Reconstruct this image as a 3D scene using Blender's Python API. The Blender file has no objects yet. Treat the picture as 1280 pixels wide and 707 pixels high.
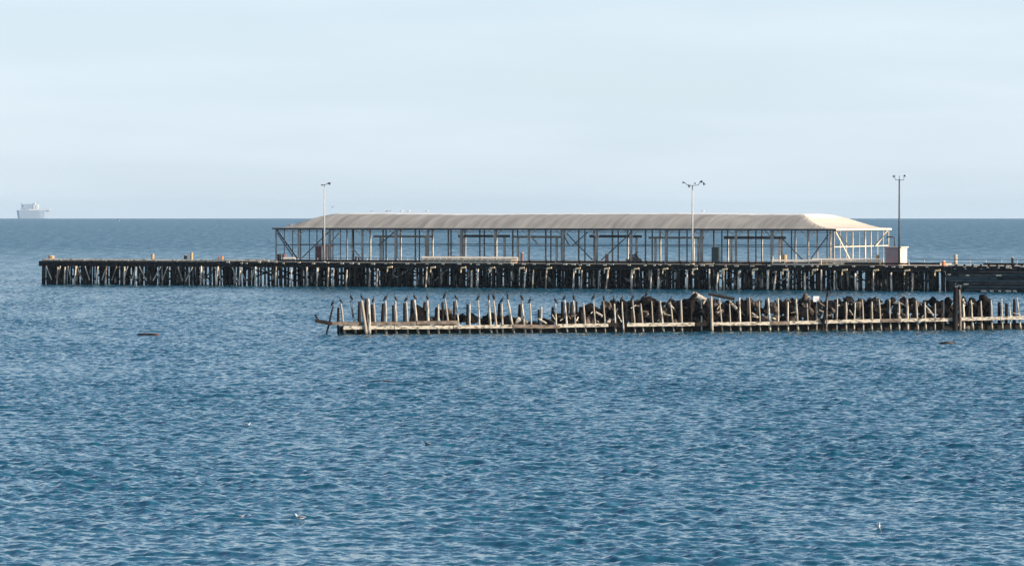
import bpy, math, random
import numpy as np
from mathutils import Vector, Matrix

random.seed(7); RNG = np.random.default_rng(11)
S = bpy.context.scene
COL = S.collection

# ------------------------------------------------------------------ camera
CAM_H = 13.0
FPX = 5200.0                       # focal length in photo pixels (1280 wide)
R_EARTH = 6.371e6
EYE = 262.5                        # photo row of eye level (the sea horizon dips 10 px below it)
PITCH = math.atan((353.5 - EYE) / FPX)
cd = bpy.data.cameras.new('camera'); cam = bpy.data.objects.new('camera', cd); COL.objects.link(cam)
cam.location = (0, 0, CAM_H); cam.rotation_euler = (math.pi/2 - PITCH, 0, 0)
cd.sensor_width = 36; cd.lens = FPX/1280*36; cd.clip_start = 1; cd.clip_end = 120000
S.camera = cam

# ------------------------------------------------------------------ light
SUN_AZ = math.radians(19.5)          # sun stands to the right (+X), turned this much towards the camera
SUN_EL = math.radians(20)
sdir = Vector((math.cos(SUN_AZ)*math.cos(SUN_EL), -math.sin(SUN_AZ)*math.cos(SUN_EL), math.sin(SUN_EL)))
sl = bpy.data.lights.new('sun', 'SUN'); sun = bpy.data.objects.new('sun', sl); COL.objects.link(sun)
sl.energy = 5.0; sl.angle = math.radians(0.5); sl.color = (1.0, 0.88, 0.72)
sun.rotation_euler = sdir.to_track_quat('Z', 'Y').to_euler(); sun.location = (200, 0, 200)

W = bpy.data.worlds.new('World'); S.world = W; W.use_nodes = True
nt = W.node_tree; nt.nodes.clear()
out = nt.nodes.new('ShaderNodeOutputWorld'); bg = nt.nodes.new('ShaderNodeBackground')
sky = nt.nodes.new('ShaderNodeTexSky'); sky.sky_type = 'NISHITA'; sky.sun_disc = False
sky.sun_elevation = SUN_EL; sky.sun_rotation = math.atan2(sdir.x, sdir.y)
sky.altitude = 0; sky.air_density = 1.0; sky.dust_density = 0.6; sky.ozone_density = 2.0
bg.inputs[1].default_value = 0.13
# thin high veil of cloud, low over the horizon
tc = nt.nodes.new('ShaderNodeTexCoord'); mp = nt.nodes.new('ShaderNodeMapping'); mp.inputs['Scale'].default_value = (6, 6, 46)
no = nt.nodes.new('ShaderNodeTexNoise'); no.inputs['Scale'].default_value = 1.4; no.inputs['Detail'].default_value = 4
cr = nt.nodes.new('ShaderNodeMapRange'); cr.inputs[1].default_value = 0.35; cr.inputs[2].default_value = 0.75
cr.inputs[3].default_value = 0.80; cr.inputs[4].default_value = 0.92
sep = nt.nodes.new('ShaderNodeSeparateXYZ')
fade = nt.nodes.new('ShaderNodeMapRange'); fade.inputs[1].default_value = 0.055; fade.inputs[2].default_value = 0.24
fade.inputs[3].default_value = 1.0; fade.inputs[4].default_value = 0.0
mul = nt.nodes.new('ShaderNodeMath'); mul.operation = 'MULTIPLY'
mix = nt.nodes.new('ShaderNodeMix'); mix.data_type = 'RGBA'
cm = nt.nodes.new('ShaderNodeMix'); cm.data_type = 'RGBA'
cm.inputs['A'].default_value = (3.62, 4.40, 5.20, 1); cm.inputs['B'].default_value = (4.35, 4.95, 5.45, 1)
c2 = nt.nodes.new('ShaderNodeMapRange'); c2.inputs[1].default_value = 0.40; c2.inputs[2].default_value = 0.85
L = nt.links.new
L(no.outputs[0], c2.inputs[0]); L(c2.outputs[0], cm.inputs['Factor']); L(cm.outputs['Result'], mix.inputs['B'])
L(tc.outputs['Generated'], mp.inputs[0]); L(mp.outputs[0], no.inputs['Vector']); L(no.outputs[0], cr.inputs[0])
L(tc.outputs['Generated'], sep.inputs[0]); L(sep.outputs[2], fade.inputs[0])
L(cr.outputs[0], mul.inputs[0]); L(fade.outputs[0], mul.inputs[1]); L(mul.outputs[0], mix.inputs['Factor'])
L(sky.outputs[0], mix.inputs['A']); L(mix.outputs['Result'], bg.inputs[0]); L(bg.outputs[0], out.inputs[0])

S.view_settings.view_transform = 'Standard'; S.view_settings.look = 'None'
S.view_settings.exposure = 0.52; S.view_settings.gamma = 1.0
S.render.engine = 'CYCLES'

# ------------------------------------------------------------------ helpers
def tag(o, label=None, cat=None, group=None, kind=None):
    if label: o['label'] = label
    if cat: o['category'] = cat
    if group: o['group'] = group
    if kind: o['kind'] = kind
    return o

def empty(name, loc, rotz=0.0):
    o = bpy.data.objects.new(name, None); COL.objects.link(o); o.location = loc; o.rotation_euler = (0, 0, rotz)
    o.empty_display_size = 0.5
    return o

class MB:
    """collects shapes, in world or local coordinates, and links them as ONE mesh"""
    def __init__(s): s.v = []; s.f = []
    def add(s, vs, fs):
        b = len(s.v); s.v += [tuple(p) for p in vs]; s.f += [tuple(i+b for i in f) for f in fs]; return s
    def box(s, c, size, rot=None):
        M = rot or Matrix.Identity(3); c = Vector(c); h = Vector(size)/2
        vs = [c + M @ Vector((x*h.x, y*h.y, z*h.z)) for x in (-1, 1) for y in (-1, 1) for z in (-1, 1)]
        return s.add(vs, [(0,1,3,2),(4,6,7,5),(0,4,5,1),(2,3,7,6),(0,2,6,4),(1,5,7,3)])
    def beam(s, a, b, w, h, up=(0, 0, 1)):
        a = Vector(a); b = Vector(b); d = (b-a); ln = d.length; d.normalize()
        up = Vector(up)
        if abs(d.dot(up)) > 0.98: up = Vector((1, 0, 0))
        sd = d.cross(up).normalized(); u2 = sd.cross(d).normalized()
        M = Matrix((d, sd, u2)).transposed()
        return s.box((a+b)/2, (ln, w, h), M)
    def sweep(s, pts, rad, n=8, flat=None, caps=True):
        """tube through pts with a radius at each; flat = (side, up) scale"""
        pts = [Vector(p) for p in pts]; b = len(s.v); vs = []; fs = []
        ref = Vector((0, 0, 1)); d0 = (pts[-1]-pts[0]).normalized()
        if abs(d0.dot(ref)) > 0.9: ref = Vector((0, 1, 0))
        fl = flat or (1, 1)
        for i, p in enumerate(pts):
            d = (pts[min(i+1, len(pts)-1)] - pts[max(i-1, 0)]).normalized()
            sd = d.cross(ref).normalized(); up = sd.cross(d).normalized()
            for k in range(n):
                a = 2*math.pi*k/n
                vs.append(p + sd*(math.cos(a)*rad[i]*fl[0]) + up*(math.sin(a)*rad[i]*fl[1]))
        for i in range(len(pts)-1):
            for k in range(n):
                k2 = (k+1) % n
                fs.append((i*n+k, (i+1)*n+k, (i+1)*n+k2, i*n+k2))
        if caps:
            fs.append(tuple(range(n))); fs.append(tuple(reversed(range((len(pts)-1)*n, len(pts)*n))))
        return s.add(vs, fs)
    def build(s, name, m, parent=None, smooth=False, origin=None):
        me = bpy.data.meshes.new(name)
        vs = s.v
        o = bpy.data.objects.new(name, me); COL.objects.link(o)
        if parent is not None:
            Mi = world_of(parent).inverted(); vs = [Mi @ Vector(p) for p in vs]; o.parent = parent
        elif origin is not None:
            og = Vector(origin); vs = [Vector(p)-og for p in vs]; o.location = og
        me.from_pydata([tuple(p) for p in vs], [], s.f); me.materials.append(m)
        if smooth: me.polygons.foreach_set('use_smooth', [True]*len(me.polygons))
        me.update()
        return o

def world_of(o):
    M = Matrix.LocRotScale(o.location, o.rotation_euler, o.scale)
    return world_of(o.parent) @ M if o.parent else M

def loc_mesh(name, mb, m, smooth=True):
    me = bpy.data.meshes.new(name); me.from_pydata(mb.v, [], mb.f); me.materials.append(m)
    if smooth: me.polygons.foreach_set('use_smooth', [True]*len(me.polygons))
    return me

# ------------------------------------------------------------------ materials
def mat(name, c1, c2=None, rough=0.8, scale=3.0, stretch=(1, 1, 1), detail=4, lohi=(0.35, 0.65), metallic=0.0,
        wet=None, rnd=None, bump=0.0, rot=0.0):
    """noise mix of two base colours; wet=(z, colour): dark tide band below z; rnd=colour mixed in per object"""
    m = bpy.data.materials.new(name); m.use_nodes = True; t = m.node_tree; b = t.nodes['Principled BSDF']
    b.inputs['Roughness'].default_value = rough; b.inputs['Specular IOR Level'].default_value = 0.12 if rough >= 0.8 else 0.4; b.inputs['Metallic'].default_value = metallic
    c2 = c2 or tuple(x*0.75 for x in c1)
    g = t.nodes.new('ShaderNodeNewGeometry'); mp = t.nodes.new('ShaderNodeMapping'); mp.inputs['Scale'].default_value = stretch; mp.vector_type = 'TEXTURE' if rot else 'POINT'; mp.inputs['Rotation'].default_value = (0, 0, rot)
    n = t.nodes.new('ShaderNodeTexNoise'); n.inputs['Scale'].default_value = scale; n.inputs['Detail'].default_value = detail
    n.inputs['Roughness'].default_value = 0.6
    r = t.nodes.new('ShaderNodeMapRange'); r.inputs[1].default_value, r.inputs[2].default_value = lohi
    mx = t.nodes.new('ShaderNodeMix'); mx.data_type = 'RGBA'
    mx.inputs['A'].default_value = (*c1, 1); mx.inputs['B'].default_value = (*c2, 1)
    k = t.links.new
    k(g.outputs['Position'], mp.inputs[0]); k(mp.outputs[0], n.inputs['Vector']); k(n.outputs[0], r.inputs[0]); k(r.outputs[0], mx.inputs['Factor'])
    res = mx.outputs['Result']
    if rnd:
        oi = t.nodes.new('ShaderNodeObjectInfo'); m2 = t.nodes.new('ShaderNodeMix'); m2.data_type = 'RGBA'
        rr = t.nodes.new('ShaderNodeMapRange'); rr.inputs[1].default_value = 0.15; rr.inputs[2].default_value = 0.9
        k(oi.outputs['Random'], rr.inputs[0]); k(rr.outputs[0], m2.inputs['Factor'])
        k(res, m2.inputs['A']); m2.inputs['B'].default_value = (*rnd, 1); res = m2.outputs['Result']
    if wet:
        sp = t.nodes.new('ShaderNodeSeparateXYZ'); k(g.outputs['Position'], sp.inputs[0])
        ad = t.nodes.new('ShaderNodeMath'); ad.operation = 'MULTIPLY_ADD'; ad.inputs[1].default_value = 0.9
        k(n.outputs[0], ad.inputs[0]); k(sp.outputs[2], ad.inputs[2])
        wr = t.nodes.new('ShaderNodeMapRange'); wr.inputs[1].default_value = wet[0]+0.35; wr.inputs[2].default_value = wet[0]+0.65
        wr.inputs[3].default_value = 1; wr.inputs[4].default_value = 0
        k(ad.outputs[0], wr.inputs[0])
        m3 = t.nodes.new('ShaderNodeMix'); m3.data_type = 'RGBA'; m3.inputs['B'].default_value = (*wet[1], 1)
        k(wr.outputs[0], m3.inputs['Factor']); k(res, m3.inputs['A']); res = m3.outputs['Result']
    k(res, b.inputs['Base Color'])
    if bump:
        bp = t.nodes.new('ShaderNodeBump'); bp.inputs['Distance'].default_value = bump; bp.inputs['Strength'].default_value = 0.8
        k(n.outputs[0], bp.inputs['Height']); k(bp.outputs[0], b.inputs['Normal'])
    return m

M_creo   = mat('creosote_timber', (0.016, 0.015, 0.015), (0.045, 0.038, 0.032), 0.85, 2.0, (1, 1, .4))
M_deck   = mat('deck_planks', (0.55, 0.47, 0.37), (0.34, 0.28, 0.22), 0.9, 1.2)
M_pile   = mat('pier_pile_timber', (0.022, 0.02, 0.019), (0.05, 0.042, 0.036), 0.85, 2.2, (1, 1, .35), wet=(0.3, (0.014, 0.014, 0.013)))
M_pilel  = mat('sun_streak_pile', (0.80, 0.67, 0.51), (0.22, 0.16, 0.12), 0.85, 1.2, (1, 1, .5), lohi=(0.42, 0.62), wet=(0.0, (0.02, 0.02, 0.018)))  # pale tone carries the sunlit streaks on the piles
M_pileb  = mat('sun_patch_inner_pile', (0.020, 0.018, 0.017), (0.55, 0.44, 0.34), 0.85, 0.8, (1, 1, .5), lohi=(0.52, 0.62), wet=(0.4, (0.02, 0.02, 0.018)))  # pale patches put the sun under the deck into the colour
M_crib   = mat('weathered_pile_wood', (0.66, 0.60, 0.49), (0.06, 0.05, 0.042), 0.85, 4.5, (1.6, 1.6, .30), lohi=(0.44, 0.64), rnd=(0.40, 0.33, 0.26), wet=(0.1, (0.035, 0.03, 0.022)), bump=0.03)
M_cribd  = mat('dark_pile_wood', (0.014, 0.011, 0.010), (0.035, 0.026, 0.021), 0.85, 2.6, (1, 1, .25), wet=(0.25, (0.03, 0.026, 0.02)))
M_wale   = mat('bleached_beam_wood', (0.64, 0.56, 0.44), (0.08, 0.06, 0.045), 0.85, 2.0, (1, 1, 3.0), lohi=(0.46, 0.64), bump=0.02)
M_waleb  = mat('brown_beam_wood', (0.30, 0.235, 0.18), (0.12, 0.09, 0.07), 0.85, 1.6, (1, 1, 2.0))
M_rock   = mat('dark_rock', (0.008, 0.007, 0.007), (0.13, 0.095, 0.065), 0.9, 3.2, lohi=(.58, .78), rnd=(0.010, 0.008, 0.007), bump=0.15)
M_rockb  = mat('brown_rock', (0.17, 0.13, 0.10), (0.03, 0.024, 0.02), 0.9, 2.4, bump=0.1)
M_rockp  = mat('pale_rock', (0.40, 0.35, 0.29), (0.24, 0.20, 0.16), 0.85, 1.6, bump=0.1)
M_steel  = mat('galvanised_steel', (0.42, 0.39, 0.35), (0.24, 0.21, 0.19), 0.6, 1.5, (1, 1, .4))
M_post   = mat('pale_shed_post', (0.74, 0.69, 0.61), (0.30, 0.24, 0.20), 0.7, 1.2, (1, 1, .3), lohi=(0.45, 0.7))  # pale tone carries sunlight on the rear and right-end posts
M_pole   = mat('pale_grey_pole', (0.55, 0.54, 0.52), (0.45, 0.44, 0.42), 0.6, 1.5)
M_dsteel = mat('dark_steel', (0.06, 0.065, 0.075), (0.11, 0.10, 0.10), 0.6, 1.5)
M_roof   = mat('roof_fabric', (0.50, 0.44, 0.36), (0.24, 0.21, 0.175), 0.75, 1.0, (1.1, 9.0, 6.0), lohi=(0.3, 0.75), rot=math.radians(-30))
M_endc   = mat('sunlit_end_fabric', (0.70, 0.59, 0.46), (0.58, 0.48, 0.37), 0.75, 0.5, (1, 1, 1.5), lohi=(0.4, 0.8))  # paler than the roof cloth: sun on the right hip put into colour
M_ridge  = mat('rim_highlight_fabric', (0.84, 0.81, 0.75), (0.62, 0.58, 0.52), 0.8, 1.0, (1.1, 6.0, 4.0), lohi=(0.45, 0.8), rot=math.radians(-30))  # bright rim of the crest put into the colour of a strip
M_cream  = mat('cream_paint', (0.92, 0.76, 0.56), (0.80, 0.62, 0.44), 0.6, 1.5)
M_yellow = mat('yellow_paint', (0.92, 0.70, 0.42), (0.78, 0.54, 0.30), 0.6, 1.5)
M_white  = mat('white_paint', (0.80, 0.79, 0.76), (0.66, 0.64, 0.60), 0.55, 1.5)
M_orange = mat('orange_paint', (0.85, 0.22, 0.06), (0.62, 0.15, 0.05), 0.6, 2)
M_brown  = mat('rust_brown_panel', (0.24, 0.12, 0.105), (0.17, 0.08, 0.07), 0.7, 1.5)
M_mauve  = mat('mauve_render', (0.52, 0.34, 0.32), (0.44, 0.28, 0.27), 0.85, 1.0)
M_hutw   = mat('hut_sunlit_cream', (0.78, 0.62, 0.50), (0.66, 0.50, 0.40), 0.85, 1.0)
M_green  = mat('dark_green_panel', (0.045, 0.075, 0.075), (0.035, 0.055, 0.055), 0.6, 1.5)
M_black  = mat('black_plumage', (0.012, 0.012, 0.013), (0.022, 0.020, 0.020), 0.6, 6)
M_gull   = mat('white_plumage', (0.80, 0.78, 0.75), (0.70, 0.68, 0.66), 0.7, 6)
M_wing   = mat('grey_wing', (0.26, 0.27, 0.30), (0.20, 0.21, 0.23), 0.7, 6)
M_beak   = mat('horn_beak', (0.45, 0.28, 0.10), (0.35, 0.22, 0.08), 0.5, 6)
M_driftw = mat('wet_log', (0.04, 0.024, 0.018), (0.02, 0.014, 0.012), 0.5, 2)
M_redlog = mat('red_brown_wood', (0.30, 0.12, 0.06), (0.20, 0.08, 0.04), 0.6, 2)
M_hull   = mat('haze_faded_hull', (0.38, 0.45, 0.53), (0.34, 0.41, 0.50), 0.6, 0.02)  # pale blue-grey: distance haze put into the hull colour
M_shipw  = mat('ship_white_paint', (0.80, 0.78, 0.76), (0.76, 0.74, 0.72), 0.5, 0.02)
M_shipr  = mat('funnel_red_paint', (0.5, 0.2, 0.16), (0.45, 0.17, 0.14), 0.5, 0.02)
M_glass  = mat('window_glass', (0.03, 0.035, 0.045), (0.04, 0.045, 0.055), 0.15, 1)
M_lens   = mat('lamp_lens', (0.5, 0.52, 0.54), (0.4, 0.42, 0.44), 0.3, 4)

# ------------------------------------------------------------------ sea
def sea_material():
    m = bpy.data.materials.new('sea_water'); m.use_nodes = True; t = m.node_tree; b = t.nodes['Principled BSDF']; k = t.links.new
    b.inputs['Base Color'].default_value = (0.012, 0.095, 0.145, 1)
    b.inputs['Roughness'].default_value = 0.06; b.inputs['IOR'].default_value = 1.333
    g = t.nodes.new('ShaderNodeNewGeometry')
    # gust patches make the ripples stronger or weaker
    mg = t.nodes.new('ShaderNodeMapping'); mg.inputs['Scale'].default_value = (0.020, 0.0065, 0)
    ng = t.nodes.new('ShaderNodeTexNoise'); ng.inputs['Scale'].default_value = 1.0; ng.inputs['Detail'].default_value = 3
    k(g.outputs['Position'], mg.inputs[0]); k(mg.outputs[0], ng.inputs['Vector'])
    gust = t.nodes.new('ShaderNodeMapRange'); gust.inputs[1].default_value = 0.3; gust.inputs[2].default_value = 0.7
    gust.inputs[3].default_value = 0.85; gust.inputs[4].default_value = 1.15
    k(ng.outputs[0], gust.inputs[0])
    tot = None
    for sc, amp, st in ((0.9, 0.17, (1, 1.5, 0)), (3.0, 0.20, (1, 1.3, 0)), (9.0, 0.13, (1, 1, 0))):
        mm = t.nodes.new('ShaderNodeMapping'); mm.inputs['Scale'].default_value = st; mm.inputs['Rotation'].default_value = (0, 0, 0.25)
        n = t.nodes.new('ShaderNodeTexNoise'); n.inputs['Scale'].default_value = sc; n.inputs['Detail'].default_value = 2
        k(g.outputs['Position'], mm.inputs[0]); k(mm.outputs[0], n.inputs['Vector'])
        sb = t.nodes.new('ShaderNodeVectorMath'); sb.operation = 'SUBTRACT'; sb.inputs[1].default_value = (0.5, 0.5, 0.5)
        k(n.outputs['Color'], sb.inputs[0])
        ml = t.nodes.new('ShaderNodeVectorMath'); ml.operation = 'MULTIPLY'; ml.inputs[1].default_value = (amp*2, amp*2, 0)
        k(sb.outputs[0], ml.inputs[0])
        if tot is None: tot = ml.outputs[0]
        else:
            ad = t.nodes.new('ShaderNodeVectorMath'); ad.operation = 'ADD'; k(tot, ad.inputs[0]); k(ml.outputs[0], ad.inputs[1]); tot = ad.outputs[0]
    # beyond the modelled waves the same sea slope is carried by the normals alone
    ln_ = t.nodes.new('ShaderNodeVectorMath'); ln_.operation = 'LENGTH'; k(g.outputs['Position'], ln_.inputs[0])
    fr = t.nodes.new('ShaderNodeMapRange'); fr.inputs[1].default_value = 500; fr.inputs[2].default_value = 1400; fr.inputs[3].default_value = 1; fr.inputs[4].default_value = 2.5
    k(ln_.outputs['Value'], fr.inputs[0])
    mw = t.nodes.new('ShaderNodeMapping'); mw.inputs['Scale'].default_value = (0.34, 0.026, 0)
    nw = t.nodes.new('ShaderNodeTexNoise'); nw.inputs['Scale'].default_value = 1.0; nw.inputs['Detail'].default_value = 5; nw.inputs['Roughness'].default_value = 0.75
    k(g.outputs['Position'], mw.inputs[0]); k(mw.outputs[0], nw.inputs['Vector'])
    wr = t.nodes.new('ShaderNodeMapRange'); wr.inputs[1].default_value = 0.3; wr.inputs[2].default_value = 0.7; wr.inputs[3].default_value = 0.55; wr.inputs[4].default_value = 1.45
    k(nw.outputs[0], wr.inputs[0])
    g2 = t.nodes.new('ShaderNodeMath'); g2.operation = 'MULTIPLY'; k(gust.outputs[0], g2.inputs[0]); k(wr.outputs[0], g2.inputs[1]); gust = g2
    gm = t.nodes.new('ShaderNodeMath'); gm.operation = 'MULTIPLY'; k(fr.outputs[0], gm.inputs[0]); k(gust.outputs[0], gm.inputs[1])
    sc = t.nodes.new('ShaderNodeVectorMath'); sc.operation = 'SCALE'; k(tot, sc.inputs[0]); k(gm.outputs[0], sc.inputs['Scale'])
    ad = t.nodes.new('ShaderNodeVectorMath'); ad.operation = 'ADD'; k(g.outputs['Normal'], ad.inputs[0]); k(sc.outputs[0], ad.inputs[1])
    rg = t.nodes.new('ShaderNodeMapRange'); rg.inputs[1].default_value = 350; rg.inputs[2].default_value = 1500; rg.inputs[3].default_value = 0.06; rg.inputs[4].default_value = 0.34
    k(ln_.outputs['Value'], rg.inputs[0]); rm = t.nodes.new('ShaderNodeMath'); rm.operation = 'MULTIPLY'; k(rg.outputs[0], rm.inputs[0]); k(wr.outputs[0], rm.inputs[1]); k(rm.outputs[0], b.inputs['Roughness'])
    nm = t.nodes.new('ShaderNodeVectorMath'); nm.operation = 'NORMALIZE'; k(ad.outputs[0], nm.inputs[0])
    k(nm.outputs[0], b.inputs['Normal'])
    return m
M_sea = sea_material()

def wave_field(X, Y):
    """sum of deep-water wave trains; returns height"""
    Z = np.zeros_like(X)
    n = 72; main = math.radians(-118)     # travelling down-left, towards the shore
    for i in range(n):
        lam = 0.34 * (3.6/0.34) ** (i/(n-1)) * RNG.uniform(0.93, 1.07)
        th = main + RNG.normal(0, math.radians(34))
        kk = 2*math.pi/lam
        slope = 0.045 * (1.0 if lam < 1.0 else (1.0/lam)**0.48)
        a = slope/kk
        ph = RNG.uniform(0, 6.28)
        p = kk*(X*math.cos(th)+Y*math.sin(th)) + ph
        c = np.cos(p)
        Z += a*(c + 0.25*np.cos(2*p)*1.0)
    # wave groups
    gm = 1 + 0.16*np.sin(X*0.23+Y*0.055+1.0)*np.sin(Y*0.031-X*0.09) + 0.08*np.sin(X*0.031-Y*0.063+2) - 0.10*np.clip((240-Y)/60, 0, 1)
    return Z*gm

def build_sea():
    rs = [0.5]
    while rs[-1] < 21500:
        r = rs[-1]
        if r < 140: st = max(1.0, r*0.12) if r < 115 else 0.5
        elif r < 480: st = 0.13 if r < 260 else 0.13*(r/260)**1.3
        elif r < 1100: st = 0.28*(r/480)**2.4
        else: st = 1.6*(r/1100)**2.2
        rs.append(r+min(st, 400.0))
    rs = np.array(rs)
    core = np.radians(np.linspace(-8.2, 8.2, 760))
    side = np.radians(np.concatenate([np.linspace(8.4, 20, 60), np.linspace(21, 60, 30), np.linspace(63, 180, 32)]))
    th = np.concatenate([-side[::-1], core, side])     # angle from +Y
    R_, T_ = np.meshgrid(rs, th, indexing='ij')
    X = R_*np.sin(T_); Y = R_*np.cos(T_)
    Z = wave_field(X, Y)
    fade = np.clip((R_-110)/40, 0, 1) * np.clip((1500-R_)/700, 0, 1)
    wside = np.clip((np.radians(20)-np.abs(T_))/np.radians(6), 0, 1)
    Z = Z*fade*wside - R_**2/(2*R_EARTH)
    nr, nc = X.shape
    co = np.stack([X, Y, Z], -1).reshape(-1, 3).astype(np.float32)
    i = np.arange(nr-1)[:, None]*nc + np.arange(nc-1)[None, :]
    q = np.stack([i, i+1, i+nc+1, i+nc], -1).reshape(-1, 4)[:, ::-1].astype(np.int32)
    me = bpy.data.meshes.new('sea')
    me.vertices.add(len(co)); me.vertices.foreach_set('co', co.ravel())
    me.loops.add(q.size); me.loops.foreach_set('vertex_index', q.ravel())
    me.polygons.add(len(q)); me.polygons.foreach_set('loop_start', np.arange(0, q.size, 4, dtype=np.int32))
    me.polygons.foreach_set('use_smooth', np.ones(len(q), dtype=bool))
    me.update(calc_edges=True); me.materials.append(M_sea)
    o = bpy.data.objects.new('sea', me); COL.objects.link(o); tag(o, kind='structure')
    print('sea verts', len(co))
build_sea()

# ------------------------------------------------------------------ haze
hb = MB(); HT = 52.0; HB = -21500**2/(2*R_EARTH)-1.5; HX = 22500
hb.box((0, 0, (HT+HB)/2), (2*HX, 2*HX, HT-HB))
M_haze = bpy.data.materials.new('sea_haze'); M_haze.use_nodes = True
t = M_haze.node_tree; t.nodes.remove(t.nodes['Principled BSDF'])
pv = t.nodes.new('ShaderNodeVolumePrincipled'); pv.inputs['Color'].default_value = (0.66, 0.84, 1.0, 1)
pv.inputs['Density'].default_value = 2.4e-5; pv.inputs['Anisotropy'].default_value = 0.0
t.links.new(pv.outputs[0], t.nodes['Material Output'].inputs['Volume'])
tag(hb.build('haze', M_haze), kind='stuff')

# ------------------------------------------------------------------ pier frame: u along the front edge, v back from it
def ground(px, py):
    Yd = CAM_H*FPX/(py-EYE); return Vector(((px-640)/FPX*Yd, Yd))
class Line:
    def __init__(s, a, b):
        s.p = ground(*a); q = ground(*b); s.t = (q-s.p).normalized(); s.n = Vector((-s.t.y, s.t.x)); s.ang = math.atan2(s.t.y, s.t.x)
    def P(s, u, v, z=0.0):
        q = s.p + s.t*u + s.n*v; return Vector((q.x, q.y, z))
    def U(s, px, v=0.0):
        k = (px-640)/FPX; q = s.p + s.n*v
        return (k*q.y-q.x)/(s.t.x-k*s.t.y)
    def Z(s, u, v, py):
        return CAM_H-(py-EYE)/FPX*s.P(u, v).y
PIER = Line((52, 355), (1280, 365))
CRIB = Line((400, 418), (1280, 412))
DZ = 4.1
UL, UR = 0.0, PIER.U(1280)+70
US0, US1 = PIER.U(345, 6), PIER.U(1042, 6)      # shed front corners
SV0, SV1 = 6.0, 34.0

# --- the pier itself
pier = empty('timber_pier', PIER.P(0, 0, 0), PIER.ang)
tag(pier, 'long dark timber pier on closely set piles carrying the open shed', 'pier')
UW0, UW1 = US0-4, US1+10
def width(u): return 38.0 if UW0 < u < UW1 else 13.0
d = MB()
for u0, u1, w in ((UL, UW0, 13.0), (UW0, UW1, 38.0), (UW1, UR, 13.0)):
    c = PIER.P((u0+u1)/2, w/2, DZ-0.15)
    d.box(c, (u1-u0, w, 0.3), Matrix.Rotation(PIER.ang, 3, 'Z'))
d.build('deck', M_deck, pier)
# edge beams, stringers and caps
f = MB(); RZ = Matrix.Rotation(PIER.ang, 3, 'Z')
u = UL-0.4
while u < UR:
    ln = random.uniform(5, 8); dz = random.uniform(-0.04, 0.04)
    f.box(PIER.P(u+ln/2, -0.20, DZ-0.22+dz), (ln-0.05, 0.30, 0.42), RZ)
    f.box(PIER.P(u+ln/2, -0.12, DZ-0.72+dz), (ln-0.03, 0.26, 0.36), RZ)
    u += ln
f.box(PIER.P(UL-0.30, 6.5, DZ-0.45), (0.3, 13.5, 0.8), RZ)
f.build('edge_beam', M_creo, pier)
# kerb timber on blocks; the left part is bleached pale
u = UL
while u < US0-2:
    ln = random.uniform(4, 7.5); kb = MB()
    if random.random() < 0.9: kb.beam(PIER.P(u+.1, 0.1, DZ+0.20), PIER.P(u+ln-.1, 0.1, DZ+0.20), .2, .36, up=Vector((PIER.n.x, PIER.n.y, .9)).normalized())
    if kb.v: kb.build('kerb_timber', M_wale, pier)
    for q in (0.6, ln-0.8): MB().box(PIER.P(u+q, 0.25, DZ+0.11), (0.5, 0.28, 0.2), RZ).build('kerb_block', M_wale, pier)
    u += ln
u = US0-2
while u < UR:
    ln = random.uniform(4, 7.5)
    if random.random() < 0.8: MB().box(PIER.P(u+ln/2, 0.25, DZ+0.30), (ln-0.3, 0.30, 0.28), RZ).build('kerb_timber', M_creo, pier)
    u += ln
u = US0-6
while u < UR:
    if u < PIER.U(1290): MB().box(PIER.P(u, -0.42, DZ-0.1+random.uniform(-.12, .1)), (random.uniform(.25, .7), 0.16, random.uniform(.14, .26)), RZ).build('glint_block', M_cream, pier)  # cream blocks stand in for small sunlit faces along the edge
    u += random.uniform(.9, 3.2)
def pile_mb(mb, u, v, top=None, r=None, lean=0.012, n=8):
    top = top if top is not None else DZ-0.35
    r = r or random.uniform(0.15, 0.21)
    a, b = random.gauss(0, lean), random.gauss(0, lean)
    p0 = PIER.P(u+a*5, v+b*5-(.45 if v < -.5 else 0), -1.2); p1 = PIER.P(u, v, top)
    mb.sweep([p0, p0.lerp(p1, .5), p1], [r*1.1, r*1.03, r*.95], n)
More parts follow.
